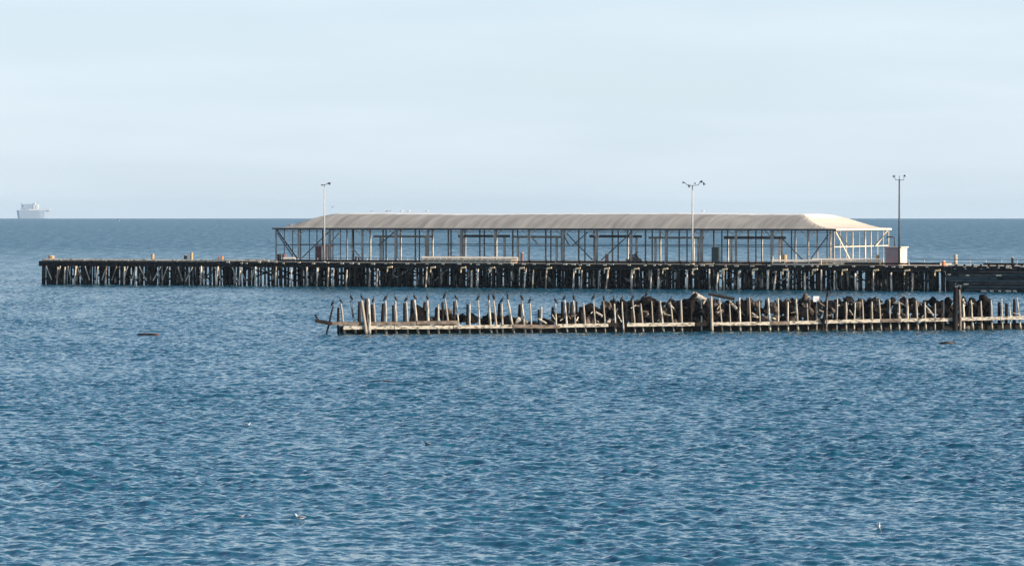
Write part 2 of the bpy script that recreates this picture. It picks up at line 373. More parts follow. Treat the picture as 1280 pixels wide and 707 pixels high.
# front row: the hundred nearest piles as parts
fu = np.linspace(UL+0.3, PIER.U(1195), 100)
for uu in fu:
    lt = random.random() < (.45 if uu < US0-4 else .55)
    m_ = MB(); pile_mb(m_, uu+random.uniform(-.6, .6), random.uniform(-.75, -.6) if lt else random.choice((.05, .15, .25, .35)), r=random.uniform(.11, .17) if lt else None, lean=.03 if lt else .012, top=DZ-random.uniform(.7, 1.3) if lt else DZ-random.choice((0.42, 0.95, 0.95, 0.6)))
    m_.build('pile', M_pilel if lt else M_pile, pier, smooth=True)
inner = MB(); caps = MB()
u = UL+0.6
bents = []
while u < UR:
    bents.append(u); u += 2.45
for i, u in enumerate(bents):
    w = width(u); v = 2.4
    while v < w:
        pile_mb(inner, u+random.uniform(-.35, .35), v+random.uniform(-.2, .2), n=6); v += 1.7 if w < 20 else 3.3
    if u > PIER.U(1195): pile_mb(inner, u, 0.3, n=6)
    if w < 20 or i % 2 == 0: pile_mb(inner, u+1.2+random.uniform(-.3, .3), random.uniform(.5, 1.4), n=6)
    # extra fender piles in clusters
    if i % 3 == 0: pile_mb(inner, u+0.5, 0.5, n=6); pile_mb(inner, u+0.95, 1.1, n=6)
    caps.beam(PIER.P(u, 0.1, DZ-0.75), PIER.P(u, w-0.3, DZ-0.75), 0.32, 0.34)
    # diagonal bracing across the bent
    if i % 2 == 0:
        caps.beam(PIER.P(u+.25, 0.6, DZ-1.0), PIER.P(u+.25, w*.5, 0.6), 0.1, 0.25)
        caps.beam(PIER.P(u-.25, 0.6, 0.8), PIER.P(u-.25, w*.4, DZ-1.0), 0.1, 0.25)
tag(inner.build('pile', M_pileb, pier, smooth=True), kind='stuff')
caps.build('pile_cap', M_creo, pier)
# long braces along the front
u = UL+2
while u < PIER.U(1180):
    if random.random() < 0.75:
        ln = random.uniform(2.5, 5); s_ = random.choice((-1, 1))
        MB().beam(PIER.P(u, 0.62, 2.2+s_*1.1), PIER.P(u+ln, 0.62, 2.2-s_*1.1), 0.1, 0.24).build('diagonal_brace', M_pileb, pier)
    u += random.uniform(3, 6)
tipc = MB()
for q in (.1, .5, .9, 1.3): pile_mb(tipc, UL+q, random.uniform(-.1, .4), r=.2); pile_mb(tipc, UL+q, 2.2, r=.2); pile_mb(tipc, UL+q+.2, 5.2, r=.2)
tag(tipc.build('corner_pile', M_pile, pier, smooth=True), kind='stuff')
u = UL+1.2
while u < US0:                       # slanting timbers on the left arm, in the sun-streak colour
    s_ = random.choice((-1, 1)); ln = random.uniform(.6, 1.6)
    MB().beam(PIER.P(u, -.5, 2.0+s_*1.2), PIER.P(u+ln, -.62, 2.0-s_*1.2), .14, .16).build('slanting_timber', M_pilel, pier)
    u += random.uniform(1.3, 3.4)
# cream cap ends standing proud of the front
for px in (487, 541, 579, 615, 652, 686, 722, 758, 795, 831, 868, 905, 943, 981, 1018, 1055, 1094, 1133, 1171):
    u = PIER.U(px); m_ = MB()
    z = DZ-0.78
    m_.beam(PIER.P(u, -0.75, z), PIER.P(u+0.8, -0.62, z+.10), 0.5, 0.26)
    m_.beam(PIER.P(u-0.08, -0.7, z-.8), PIER.P(u-0.04, -0.7, z-.02), 0.16, 0.2)
    m_.build('fender_bracket', M_yellow, pier)
# closed timber fender at the right
FM = [mat('black_fender_timber', (0.020, 0.021, 0.022), (0.06, 0.06, 0.06), .85, .8, (1, 1, 3)), mat('teal_black_timber', (0.05, 0.075, 0.08), (0.12, 0.13, 0.13), .85, .8, (1, 1, 3)),
      mat('brown_black_timber', (0.07, 0.055, 0.045), (0.15, 0.12, 0.10), .85, .8, (1, 1, 3))]
bk = MB().box(PIER.P((PIER.U(1187)+UR)/2, .12, 1.75), (UR-PIER.U(1187), .2, 3.4), RZ); bk.build('backing_wall', FM[0], pier)
for k in range(7):
    z = DZ-0.95-k*0.46; u = PIER.U(1187)+random.uniform(-1, 1.5)*(1+k*.2)
    while u < PIER.U(1300):
        ln = random.uniform(4, 9)
        MB().box(PIER.P(u+ln/2, -0.30+random.uniform(-.16, .1), z+random.uniform(-.05, .05)), (ln-0.08, 0.26, random.uniform(.22, .38)), RZ).build('fender_plank', random.choice(FM), pier)
        u += ln
for px, py in ((1211, 344), (1250, 344), (1231, 363.5), (1241, 363.5), (1251, 363.5), (1262, 363.5), (1270, 363.5), (1209, 355), (1188, 343), (1201, 357), (1197, 358), (1262, 334.5)):  # cream blocks added to stand for bright glints on the fender
    u = PIER.U(px); z = PIER.Z(u, -.5, py)
    MB().box(PIER.P(u, -.56, z), (random.uniform(.4, .9), .2, .22), RZ).build('glint_block', M_cream, pier)
pst = MB(); u = PIER.U(1196)
while u < UR:
    pst.box(PIER.P(u, -0.2, DZ+0.02), (0.28, 0.34, 0.5), RZ); u += 1.35
pst.build('edge_post', M_creo, pier)

# ------------------------------------------------------------------ shed
shed = empty('open_shed', PIER.P(US0, SV0, DZ), PIER.ang)
tag(shed, 'long open-sided shed with curved pale roof on rows of slim posts', 'shed')
EZ = 9.95; RISE = 2.52; HALF = (SV1-SV0)/2
def S3(x):
    x = min(max(x, 0), 1)
    s_ = x*x*(3-2*x)                     # concave foot, rounded crest
    return 0.18*x+0.82*s_**1.15
def roofz(u, v):
    a = min(v-SV0, SV1-v)/HALF; b = min(u-US0, US1-u)/17.0
    a, b = 1-(1-min(max(a, 0), 1))**3.9, S3(min(b*17/9.0, 1))
    k = 0.035; h = max(k-abs(a-b), 0)/k
    m_ = min(a, b)-h*h*k*0.25
    return EZ + RISE*m_
nu, nv = 340, 48
vs, fs = [], []
us = np.linspace(US0-.5, US1+.5, nu); vv = np.linspace(SV0-.5, SV1+.5, nv)
for uu in us:
    for v2 in vv:
        z = roofz(min(max(uu, US0), US1), min(max(v2, SV0), SV1))
        bay = (uu-US0)/5.9
        inside = min(1, min(v2-SV0+.5, SV1-v2+.5, uu-US0+.5, US1-uu+.5)/4)
        z -= 0.018*inside*(1-abs(math.cos(math.pi*bay)))*1.0      # cloth sags a little between frames
        z += (0.06*math.cos((uu-US0-6)*0.105)+.02*math.sin(uu*.23))*inside
        vs.append(PIER.P(uu, v2, z))
for i in range(nu-1):
    for j in range(nv-1):
        fs.append((i*nv+j, (i+1)*nv+j, (i+1)*nv+j+1, i*nv+j+1))
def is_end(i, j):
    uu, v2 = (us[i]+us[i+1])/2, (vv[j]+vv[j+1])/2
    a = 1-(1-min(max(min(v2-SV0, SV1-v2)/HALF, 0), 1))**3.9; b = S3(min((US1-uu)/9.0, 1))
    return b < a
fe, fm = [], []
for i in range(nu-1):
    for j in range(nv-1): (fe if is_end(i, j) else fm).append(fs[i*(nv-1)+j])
def used(fl):
    ids = sorted({q for f_ in fl for q in f_}); mp_ = {q: n__ for n__, q in enumerate(ids)}
    return [vs[q] for q in ids], [tuple(mp_[q] for q in f_) for f_ in fl]
ep = MB().add(*used(fe)).build('sunlit_end', M_endc, shed, smooth=True)  # right hip split off to carry the sunlit colour
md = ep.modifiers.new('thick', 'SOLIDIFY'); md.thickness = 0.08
rf = MB().add(*used(fm)).build('roof', M_roof, shed, smooth=True)
md = rf.modifiers.new('thick', 'SOLIDIFY'); md.thickness = 0.08
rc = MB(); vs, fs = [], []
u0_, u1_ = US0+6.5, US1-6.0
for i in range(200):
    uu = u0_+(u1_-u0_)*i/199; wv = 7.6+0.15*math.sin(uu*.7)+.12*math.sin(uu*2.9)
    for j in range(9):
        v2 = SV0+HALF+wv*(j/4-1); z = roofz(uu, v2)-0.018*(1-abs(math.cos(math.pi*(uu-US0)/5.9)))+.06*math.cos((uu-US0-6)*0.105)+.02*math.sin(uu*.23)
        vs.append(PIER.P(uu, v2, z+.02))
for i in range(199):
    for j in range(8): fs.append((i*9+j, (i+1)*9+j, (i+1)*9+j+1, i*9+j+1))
rc.add(vs, fs).build('ridge_highlight', M_ridge, shed, smooth=True)  # pale strip laid on the crest as its light rim
# ring beam and gutter
gb = MB()
gb.beam(PIER.P(US0-.55, SV0-.45, EZ-.16), PIER.P(US1+.55, SV0-.45, EZ-.16), .16, .24)
gb.beam(PIER.P(US0-.55, SV1+.45, EZ-.16), PIER.P(US1+.55, SV1+.45, EZ-.16), .16, .24)
gb.beam(PIER.P(US0-.5, SV0-.3, EZ-.16), PIER.P(US0-.5, SV1+.3, EZ-.16), .16, .24)
gb.build('eave_beam', M_dsteel, shed)
MB().beam(PIER.P(US1+.5, SV0-.3, EZ-.16), PIER.P(US1+.5, SV1+.3, EZ-.16), .16, .26).build('eave_beam', M_cream, shed)  # sunlight on the end beam put into its cream colour
lb = MB()
lb.beam(PIER.P(US0, SV0, EZ-.62), PIER.P(US1, SV0, EZ-.62), .1, .1)
lb.beam(PIER.P(US0, SV0, 7.0), PIER.P(US1, SV0, 7.0), .09, .12)
lb.beam(PIER.P(US0, SV1, 7.0), PIER.P(US1, SV1, 7.0), .09, .10)
lb.beam(PIER.P(US0, SV0, 7.0), PIER.P(US0, SV1, 7.0), .09, .10)
lb.build('side_rail', M_dsteel, shed)
MB().beam(PIER.P(US1, SV0, 7.0), PIER.P(US1, SV1, 7.0), .09, .14).build('side_rail', M_cream, shed)  # right-end rail coloured pale to carry its sunlight
# post rows
front_px = [345, 373, 412, 453, 495, 535, 577, 619, 661, 704, 746, 789, 833, 877, 920, 965, 1010, 1042]
frow = [PIER.U(p, SV0) for p in front_px]
def post(u, v, w, m_, z1=EZ-.25, z0=DZ):
    MB().beam(PIER.P(u, v, z0), PIER.P(u, v, z1), w, w, up=(PIER.t.x, PIER.t.y, 0)).build('post', m_, shed)
for i, u in enumerate(frow):
    w = .20 if i in (0, 1) else (.42 if i in (4, 6, 9, 12, 13, 15) else .30)
    post(u, SV0, w, M_steel)
    if 0 < i < len(frow)-1:          # knee braces, a pair at each post
        kb = MB()
        for s_ in (-1, 1):
            kb.beam(PIER.P(u, SV0, EZ-1.55), PIER.P(u+s_*1.25, SV0, EZ-.3), .10, .12)
        kb.build('knee_brace', M_post, shed)
for v, m_, w, offs in ((SV0+9.5, M_dsteel, .16, 0), (SV1+.2, M_post, .24, .3), (SV0+19, M_post, .22, 1.2)):  # the two rear rows get the pale sunlit tone
    for i, u in enumerate(frow[1:-1]):
        if v < 18 and i % 1 == 0: post(u+offs, v, w, m_, z1=EZ+.8)
        else: post(u+offs, v, w, m_)
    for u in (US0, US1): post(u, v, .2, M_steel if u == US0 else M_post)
for u, m_ in ((US0, M_steel), (US1, M_post)):  # left end keeps grey steel, sunlit right end the pale tone
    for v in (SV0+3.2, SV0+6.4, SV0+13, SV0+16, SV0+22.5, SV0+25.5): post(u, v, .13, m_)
# long purlins and trusses under the roof seen from the side
tr = MB()
for v in (SV0+9.5, SV0+19):
    tr.beam(PIER.P(US0, v, EZ-.32), PIER.P(US1, v, EZ-.32), .12, .14)
for u in frow: tr.beam(PIER.P(u, SV0, EZ-.32), PIER.P(u, SV1, EZ-.32), .12, .16)
tr.build('purlin', M_dsteel, shed)
for a, b, py, h, m_ in ((467, 540, 295.5, .34, M_steel), (573, 637, 295, .42, M_dsteel), (640, 702, 296, .36, M_steel),
                     (737, 802, 295.3, .42, M_dsteel), (811, 880, 297, .34, M_steel), (905, 982, 297, .45, M_dsteel)):
    v = SV0+4.5; ua, ub = PIER.U(a, v), PIER.U(b, v); z = PIER.Z((ua+ub)/2, v, py)
    MB().beam(PIER.P(ua, v, z), PIER.P(ub, v, z), .3, h).build('cross_beam', m_, shed)
    for q in (0.12, 0.9):
        uq = ua+(ub-ua)*q
        MB().beam(PIER.P(uq, v, DZ), PIER.P(uq, v, z-h/2), .36, .30, up=(PIER.t.x, PIER.t.y, 0)).build('post', M_post, shed)
def brace(a, b, v, m_, w=.16):
    ua, ub = PIER.U(a[0], v), PIER.U(b[0], v)
    MB().beam(PIER.P(ua, v-.12, PIER.Z(ua, v, a[1])), PIER.P(ub, v-.12, PIER.Z(ub, v, b[1])), .12, w).build('brace', m_, shed)
for a, b in (((347, 291), (366, 320)), ((378, 322), (411, 290)), ((473, 307), (493, 290)), ((703, 290), (712, 307)),
             ((716, 307), (735, 290)), ((709, 292), (741, 325)), ((752, 325), (790, 290)), ((977, 297), (1004, 325)), ((1014, 323), (1036, 293))):
    brace(a, b, SV0, M_dsteel)
for a, b in (((398, 322), (424, 291)), ((437, 306), (453, 324)), ((664, 296), (675, 307))):
    brace(a, b, SV0+4, M_post, .2)
def ebrace(v0, z0, v1, z1, m_):
    MB().beam(PIER.P(US1+.1, v0, z0), PIER.P(US1+.1, v1, z1), .12, .2).build('brace', m_, shed)
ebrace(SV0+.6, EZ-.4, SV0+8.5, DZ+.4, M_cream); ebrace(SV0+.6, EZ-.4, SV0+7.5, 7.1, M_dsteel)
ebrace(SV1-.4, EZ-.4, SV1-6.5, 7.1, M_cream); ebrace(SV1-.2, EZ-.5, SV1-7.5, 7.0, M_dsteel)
MB().beam(PIER.P(US0-.1, SV0+.6, EZ-.4), PIER.P(US0-.1, SV0+8.5, DZ+.4), .12, .2).build('brace', M_dsteel, shed)

# ------------------------------------------------------------------ railings on the pier
def railing(name, label, px0, px1, v, post_step, m_rail, m_post, heights, hp, rad=.055, pw=.1):
    ua, ub = PIER.U(px0, v), PIER.U(px1, v)
    t_ = empty(name, PIER.P(ua, v, DZ), PIER.ang); tag(t_, label, 'railing')
    for h in heights:
        if rad > .1:
            upv = Vector((PIER.n.x, PIER.n.y, .62)).normalized()
            MB().beam(PIER.P(ua, v, DZ+h), PIER.P(ub, v, DZ+h), .06, .46, up=upv).build('rail', m_rail, t_)
        else: MB().sweep([PIER.P(ua, v, DZ+h), PIER.P(ub, v, DZ+h)], [rad, rad], 6).build('rail', m_rail, t_)
    n = max(2, int(round((ub-ua)/post_step))+1)
    for k in range(n):
        u = ua+(ub-ua)*k/(n-1)
        MB().box(PIER.P(u, v+pw*.5+rad, DZ+hp/2), (pw, pw, hp), RZ).build('post', m_post, t_)
    return t_
railing('guard_railing', 'cream railing with close posts at the pier edge, left of centre under the shed', 527, 646, -0.05, 1.1, M_cream, M_yellow, (.95, .55, .12), 1.0, .11, .2)
railing('guard_railing', 'low two-rail cream railing at the pier edge left of the yellow-posted one', 965, 1026, -0.05, 1.9, M_cream, M_cream, (.72, .12), .9, .11, .14)
railing('guard_railing', 'busy cream and yellow railing under the sunlit right end of the shed', 1015, 1103, 0.6, 1.15, M_cream, M_yellow, (.95, .55, .15), 1.05, .11, .2)
railing('guard_railing', 'dark pipe railing with pale posts running off to the right edge', 1136, 1330, 0.9, 2.45, M_dsteel, M_white, (1.0, .45), 1.0, .05, .09)
railing('guard_railing', 'short cream railing beside the shed\'s left corner', 354, 368, 0.2, .9, M_cream, M_cream, (.7, .15), .8, .11, .14)
railing('guard_railing', 'thin grey railing with small pale posts along the left third of the shed', 372, 521, 0.2, 1.9, M_dsteel, M_post, (.75,), .8, .045, .11)
railing('guard_railing', 'thin grey rail with sparse posts along the middle of the pier edge', 662, 958, 0.2, 3.1, M_dsteel, M_creo, (.55,), .6, .045, .14)

# ------------------------------------------------------------------ lamp poles
def pole_base(t_, px, v, top, r0, r1, m_):
    u = PIER.U(px, v)
    MB().sweep([PIER.P(u, v, DZ), PIER.P(u, v, DZ+.35)], [r0*2.4, r0*2.2], 10).build('base', M_wale, t_)
    MB().sweep([PIER.P(u, v, DZ+.35), PIER.P(u, v, top)], [r0, r1], 10).build('pole', m_, t_, smooth=True)
    return u
def flood(t_, P, ax, m_=M_dsteel, s=1.0):
    """floodlight head: a flared box on a bracket, tilted down along ax"""
    mb = MB(); d_ = Vector(ax).normalized()
    mb.sweep([P-d_*.22*s, P, P+d_*.28*s], [.10*s, .16*s, .24*s], 8)
    h = mb.build('floodlight', m_, t_)
    MB().sweep([P+d_*.281*s, P+d_*.30*s], [.21*s, .21*s], 8).build('lens', M_lens, h)
v = 1.5; u = PIER.U(405.5, v); p1 = empty('light_pole', PIER.P(u, v, DZ), PIER.ang)
tag(p1, 'thin pale light pole with one lamp near the shed\'s left end', 'light pole')
zt = PIER.Z(u, v, 231); pole_base(p1, 405.5, v, zt, .13, .07, M_pole)
MB().sweep([PIER.P(u-.35, v, zt-.05), PIER.P(u, v, zt), PIER.P(u+.8, v, zt+.22)], [.05, .06, .05], 6).build('arm', M_dsteel, p1)
flood(p1, PIER.P(u+.85, v, zt+.25), (1, 0, -.25)); flood(p1, PIER.P(u-.4, v, zt), (-.6, -.3, -.5), s=.6)
v = 1.5; u = PIER.U(865.5, v); p2 = empty('light_pole', PIER.P(u, v, DZ), PIER.ang)
tag(p2, 'pale light pole with four dark lamps on a wide crossarm before the shed', 'light pole')
zt = PIER.Z(u, v, 232); pole_base(p2, 865.5, v, zt, .17, .09, M_pole)
MB().sweep([PIER.P(u-1.3, v, zt+.45), PIER.P(u-.9, v, zt+.1), PIER.P(u, v, zt), PIER.P(u+1.0, v, zt+.1), PIER.P(u+1.4, v, zt+.55)], [.05]*5, 6).build('arm', M_dsteel, p2)
flood(p2, PIER.P(u-1.5, v, zt+.5), (-.8, -.2, .1), s=.8); flood(p2, PIER.P(u-.6, v-.1, zt+.0), (.2, -.6, -.6), s=.9)
flood(p2, PIER.P(u+1.5, v, zt+.65), (1, -.1, .1), s=.9); flood(p2, PIER.P(u+2.0, v, zt+.35), (.3, -.4, -.8), s=.9); flood(p2, PIER.P(u+.4, v, zt+.35), (.3, .5, .1), s=.55)
v = 0.8; u = PIER.U(1124, v); p3 = empty('light_pole', PIER.P(u, v, DZ), PIER.ang)
tag(p3, 'tall dark light pole with two lamps standing by the small hut', 'light pole')
zt = PIER.Z(u, v, 225); pole_base(p3, 1124, v, zt, .17, .11, M_dsteel)
MB().sweep([PIER.P(u-.75, v, zt+.55), PIER.P(u-.7, v, zt), PIER.P(u, v, zt+.02), PIER.P(u+.75, v, zt), PIER.P(u+.8, v, zt+.55)], [.05]*5, 6).build('arm', M_dsteel, p3)
flood(p3, PIER.P(u-.85, v, zt+.65), (-.5, -.3, -.3), s=.8); flood(p3, PIER.P(u+.9, v, zt+.68), (.5, -.3, .2), s=.85)
MB().sweep([PIER.P(u, v, zt), PIER.P(u, v, zt+.7)], [.05, .04], 6).build('mast_tip', M_dsteel, p3)

# ------------------------------------------------------------------ hut, pipe, boxes, stumps on the deck
v = 1.6; ua, ub = PIER.U(1106.5, v), PIER.U(1125, v); hz = DZ+2.95
hut = empty('small_hut', PIER.P(ua, v, DZ), PIER.ang); tag(hut, 'small flat-roofed mauve hut with sunlit cream side beside the tall dark pole', 'hut')
b_ = MB(); b_.box(PIER.P((ua+ub)/2, v+1.75, DZ+1.42), (ub-ua, 3.5, 2.84), RZ); b_.build('wall', M_mauve, hut)
MB().box(PIER.P(ub+.03, v+1.75, DZ+1.40), (.05, 3.44, 2.76), RZ).build('sunlit_side', M_hutw, hut)  # sunlight on the side wall put into a paler sheet
MB().box(PIER.P((ua+ub)/2, v+1.75, hz-.03), (ub-ua+.5, 3.9, .16), RZ).build('roof', M_hutw, hut)
MB().box(PIER.P(ub+.075, v+1.9, DZ+1.05), (.04, .9, 2.0), RZ).build('door', M_cream, hut)
v = 7.0; u = PIER.U(1118.5, v); zt = PIER.Z(u, v, 296)
gp = MB().sweep([PIER.P(u, v, DZ), PIER.P(u, v, zt-.35), PIER.P(u-.12, v, zt-.1), PIER.P(u-.4, v, zt), PIER.P(u-1.2, v, zt), PIER.P(u-1.35, v, zt-.2)], [.11]*6, 8)
tag(gp.build('vent_pipe', M_dsteel, origin=PIER.P(u, v, DZ), smooth=True), 'dark bent pipe rising behind the small hut', 'pipe')

def stump(px, y0, y1, v, r, m_, name, label, cat='bollard', capm=None, cap_label=None):
    u = PIER.U(px, v); z1 = PIER.Z(u, v, y0)
    t_ = empty(name, PIER.P(u, v, DZ)); tag(t_, label, cat)
    MB().sweep([PIER.P(u, v, DZ-.0), PIER.P(u, v, (DZ+z1)/2), PIER.P(u+.02, v, z1)], [r*1.05, r, r*.95], 10).build('shaft', m_, t_, smooth=False)
    MB().sweep([PIER.P(u+.02, v, z1+.002), PIER.P(u+.02, v, z1+.09)], [r*1.1, r*.85], 10).build('cap', capm or M_wale, t_)
    return PIER.P(u, v, z1+.09)
M_tan = mat('tan_weathered_wood', (0.66, 0.43, 0.22), (0.40, 0.24, 0.12), .85, 2, (1, 1, .4))
top0 = stump(64, 320, 326, 1.0, .55, M_tan, 'mooring_post', 'thick tan mooring post at the pier\'s left tip with a gull on it')
stump(190.8, 318, 326, 1.0, .28, M_tan, 'mooring_post', 'lone slim tan post between the pier\'s left tip and the paired posts')
stump(232, 319, 327, 1.0, .3, M_creo, 'mooring_post', 'shorter dark left post of the pair on the left arm of the pier')
stump(239.5, 316, 326, 2.0, .25, M_tan, 'mooring_post', 'taller brown right post of the pair on the left arm of the pier')
stump(981, 318.5, 327, 1.5, .33, M_tan, 'mooring_post', 'tan post standing behind the low cream railing near the shed\'s right end')
stump(1097, 319, 328, 2.6, .3, M_tan, 'mooring_post', 'tan post where the yellow-posted railing ends near the hut')
stump(1194.5, 318.5, 328, 1.2, .30, M_wale, 'mooring_post', 'tall pale post on the pier right of the hut')
stump(1179.5, 326.5, 332, -0.3, .3, M_orange, 'mooring_post', 'short orange and white post at the pier edge right of the hut', capm=M_white)
stump(1265.5, 322, 328, 2.0, .2, M_creo, 'mooring_post', 'small dark post near the right edge of the photo')
stump(652.5, 316, 326, 3.0, .26, M_brown, 'mooring_post', 'slim brown post under the shed just past the cream railing\'s end')
stump(758.5, 317.5, 326, 5.2, .3, M_brown, 'mooring_post', 'dark reddish post under the middle of the shed roof')
# white and orange life-ring cabinet
v = 1.0; u = PIER.U(276, v); c_ = empty('safety_cabinet', PIER.P(u, v, DZ), PIER.ang); tag(c_, 'white cabinet with orange edges on the left arm of the pier', 'cabinet')
MB().box(PIER.P(u, v, DZ+.45), (.55, .5, .9), RZ).build('body', M_white, c_)
MB().box(PIER.P(u-.33, v, DZ+.45), (.10, .54, .96), RZ).build('side_board', M_orange, c_); MB().box(PIER.P(u+.33, v, DZ+.45), (.10, .54, .96), RZ).build('side_board', M_orange, c_)
# rust-brown cabin and orange/white frame under shed's left end
v = 8.5; ua, ub = PIER.U(394, v), PIER.U(409, v); c_ = empty('equipment_cabin', PIER.P(ua, v, DZ), PIER.ang)
tag(c_, 'rust-brown equipment cabin with orange and white corner frame under the shed\'s left end', 'cabin')
MB().box(PIER.P((ua+ub)/2, v+1, DZ+1.35), (ub-ua, 2, 2.7), RZ).build('body', M_brown, c_)
ux = PIER.U(413, v)
for q, m_ in ((-.5, M_white), (.05, M_orange), (.45, M_white), (.85, M_orange), (1.3, M_white)):
    MB().box(PIER.P(ub+q, v-.7, DZ+1.3), (.26, .5, 2.6), RZ).build('frame_post', m_, c_)
MB().box(PIER.P(ub+.4, v-.7, DZ+2.7), (2.1, .5, .2), RZ).build('frame_top', M_orange, c_)
# dark drums at the left corner
v = 4.0; u = PIER.U(349, v); z0 = DZ
for k, (q, m_, lb_) in enumerate(((0, M_creo, 'dark drum at the foot of the shed\'s left corner post'), (.85, M_brown, 'brown drum beside the dark drum at the shed\'s left corner'))):
    db = MB()
    for zz in (0, .45, .9): db.sweep([PIER.P(u+q, v+q*.3, z0+zz), PIER.P(u+q, v+q*.3, z0+zz+.44)], [.36, .36], 12); db.sweep([PIER.P(u+q, v+q*.3, z0+zz+.20), PIER.P(u+q, v+q*.3, z0+zz+.25)], [.385, .385], 12)
    tag(db.build('steel_drum', m_, origin=PIER.P(u+q, v+q*.3, z0)), lb_, 'drum')
# green cabinet
v = 4.0; ua, ub = PIER.U(889.5, v), PIER.U(898.5, v); c_ = empty('switch_cabinet', PIER.P(ua, v, DZ), PIER.ang); tag(c_, 'tall dark green switch cabinet under the shed right of the middle light pole', 'cabinet')
MB().box(PIER.P((ua+ub)/2, v+.4, DZ+1.35), (ub-ua, .8, 2.7), RZ).build('body', M_green, c_)
MB().box(PIER.P((ua+ub)/2, v-.02, DZ+1.35), ((ub-ua)*.86, .04, 2.45), RZ).build('door', M_green, c_)
MB().box(PIER.P((ua+ub)/2, v+.4, DZ+2.73), (ub-ua+.12, .92, .07), RZ).build('cap', M_dsteel, c_)
# timber stacks and heaps on the deck
def heap(px0, px1, v, h, n, m_, label, name='timber_heap', ang=.25):
    ua, ub = PIER.U(px0, v), PIER.U(px1, v); mb = MB()
    for k in range(n):
        uu = random.uniform(ua, ub); ln = random.uniform(.5, 1)*(ub-ua)*.6+.4; s_ = 1-abs((uu-(ua+ub)/2)/((ub-ua)/2+.01))
        z = DZ+.1+random.random()*h*(.25+.75*s_); a = random.uniform(-ang, ang)
        mb.beam(PIER.P(uu-ln/2, v+random.uniform(0, 1.5), z-a*ln/2), PIER.P(uu+ln/2, v+random.uniform(0, 1.5), z+a*ln/2), random.uniform(.15, .3), random.uniform(.12, .3))
    tag(mb.build(name, m_, origin=PIER.P((ua+ub)/2, v, DZ)), label, 'timber heap')
heap(784, 797, 8, 1.4, 34, M_waleb, 'brown heap of old timber under the middle of the shed', ang=.9)
heap(555, 568, 5, .6, 14, M_creo, 'low dark heap of timber behind the cream railing')
heap(862, 884, 1.6, .35, 6, M_wale, 'pale planks lying at the foot of the middle light pole', 'plank_stack', .03)
heap(1018, 1036, 7, .45, 14, M_creo, 'dark low timber stack behind the yellow railing')
heap(440, 446, 5, 1.0, 10, M_brown, 'reddish heap of gear behind the second front bay of the shed')
heap(930, 962, 3.0, .3, 8, M_creo, 'flat dark timber stack under the right half of the shed', ang=.05)
heap(283, 343, 1.6, .35, 12, M_wale, 'long pale timbers lying along the pier just left of the shed', 'plank_stack', .01)

# ------------------------------------------------------------------ breakwater in front
crib = empty('timber_breakwater', CRIB.P(0, 0, 0), CRIB.ang)
tag(crib, 'old timber breakwater of leaning bleached piles with a long horizontal beam', 'breakwater')
CZ = Matrix.Rotation(CRIB.ang, 3, 'Z')
def crib_at(px, py, v=0.0):
    u = CRIB.U(px, v); return CRIB.P(u, v, CRIB.Z(u, v, py))
PL = [ # top px, top py, px at the beam, thickness px, dark?
 (416.5,382,411.5,2.6,1),(426,379,429,4.6,0),(438.5,375,443,3.4,0),(452,375,456,4.2,0),(460.5,373,461.5,4.4,0),(467,378,469,3.2,0),
 (482,376,482.5,4.0,0),(494,376,495,3.6,0),(508,377,509,4.0,0),(518,374.5,521,3.6,0),(534,375,535,4.4,0),(548,380,548,3.4,0),
 (556.5,373,560,3.2,0),(570,375,573,3.0,0),(587,375,587,3.2,0),(598,375,599,3.4,0),(611,375,613,4.0,0),(617,375,620,3.0,0),
 (627,379,628,3.2,0),(634.5,374,640,4.2,0),(652,375,655,3.8,0),(662.5,379,664,3.6,0),(677,383,676,3.6,0),(694,379,695,3.2,0),
 (706,375,708,3.0,0),(717,375,719,3.2,0),(729,378,731,2.8,0),(742,375,744,3.0,0),(754.5,376,756,2.8,0),(768,379,769,2.8,0),
 (777.5,377,779,2.6,0),(791,375,793,3.0,0),(801,379,803,3.4,0),(814.5,376,816,2.8,0),(825,376,828,3.0,0),(838,378,841,2.8,0),
 (851,375,852,3.0,0),(864,378,864,2.6,1),(877,377,877,2.6,0),(889,370,890,3.8,0),(899,372,902,3.0,0),(912,379,913,2.4,0),(924,372,925,3.6,0),
 (937,372,938,3.0,0),(949,376,950,2.8,0),(960,372,962,3.2,0),(973,372.5,973,3.2,0),(985,377,985,2.6,0),(995,372,997,3.4,0),
 (1009,379,1010,2.4,0),(1021,377,1021,2.8,0),(1047,372,1046,3.0,0),(1058,377,1058,2.8,0),(1069,378,1068,2.6,0),(1078,374,1079,3.4,0),
 (1090,377,1090,2.8,0),(1099,374,1101,3.4,0),(1112,374,1113,3.0,0),(1124,377,1124,2.8,0),(1134,374,1134.5,4.0,0),(1145,376,1147,3.0,0),
 (1156,377,1157,3.2,0),(1169,379,1169,2.6,0),(1180,375,1180,2.6,0),(1204,373,1205,3.4,0),(1214,375,1216,3.0,0),(1226,376,1227,3.0,0),
 (1239,375,1240,3.0,0),(1252,373,1253,3.4,0),(1262,378,1263,2.8,0),(1271,372,1275,3.2,0),(1287,374,1288,3.0,0),(1299,375,1300,3.2,0),(1311,373,1312,3.0,0),(1324,376,1325,3.2,0)]
SC = 5200/442.0
tops = []
def rough_pile(mb, a, b, r, n=9):
    k = 5; pts = []; rr = []
    for i in range(k+1):
        q = i/k; p = a.lerp(b, q); p = p+Vector((random.uniform(-.02, .02), random.uniform(-.02, .02), 0)); pts.append(p)
        rr.append(r*(1.08-.14*q)*random.uniform(.95, 1.05))
    rr[-1] *= .82
    mb.sweep(pts, rr, n)
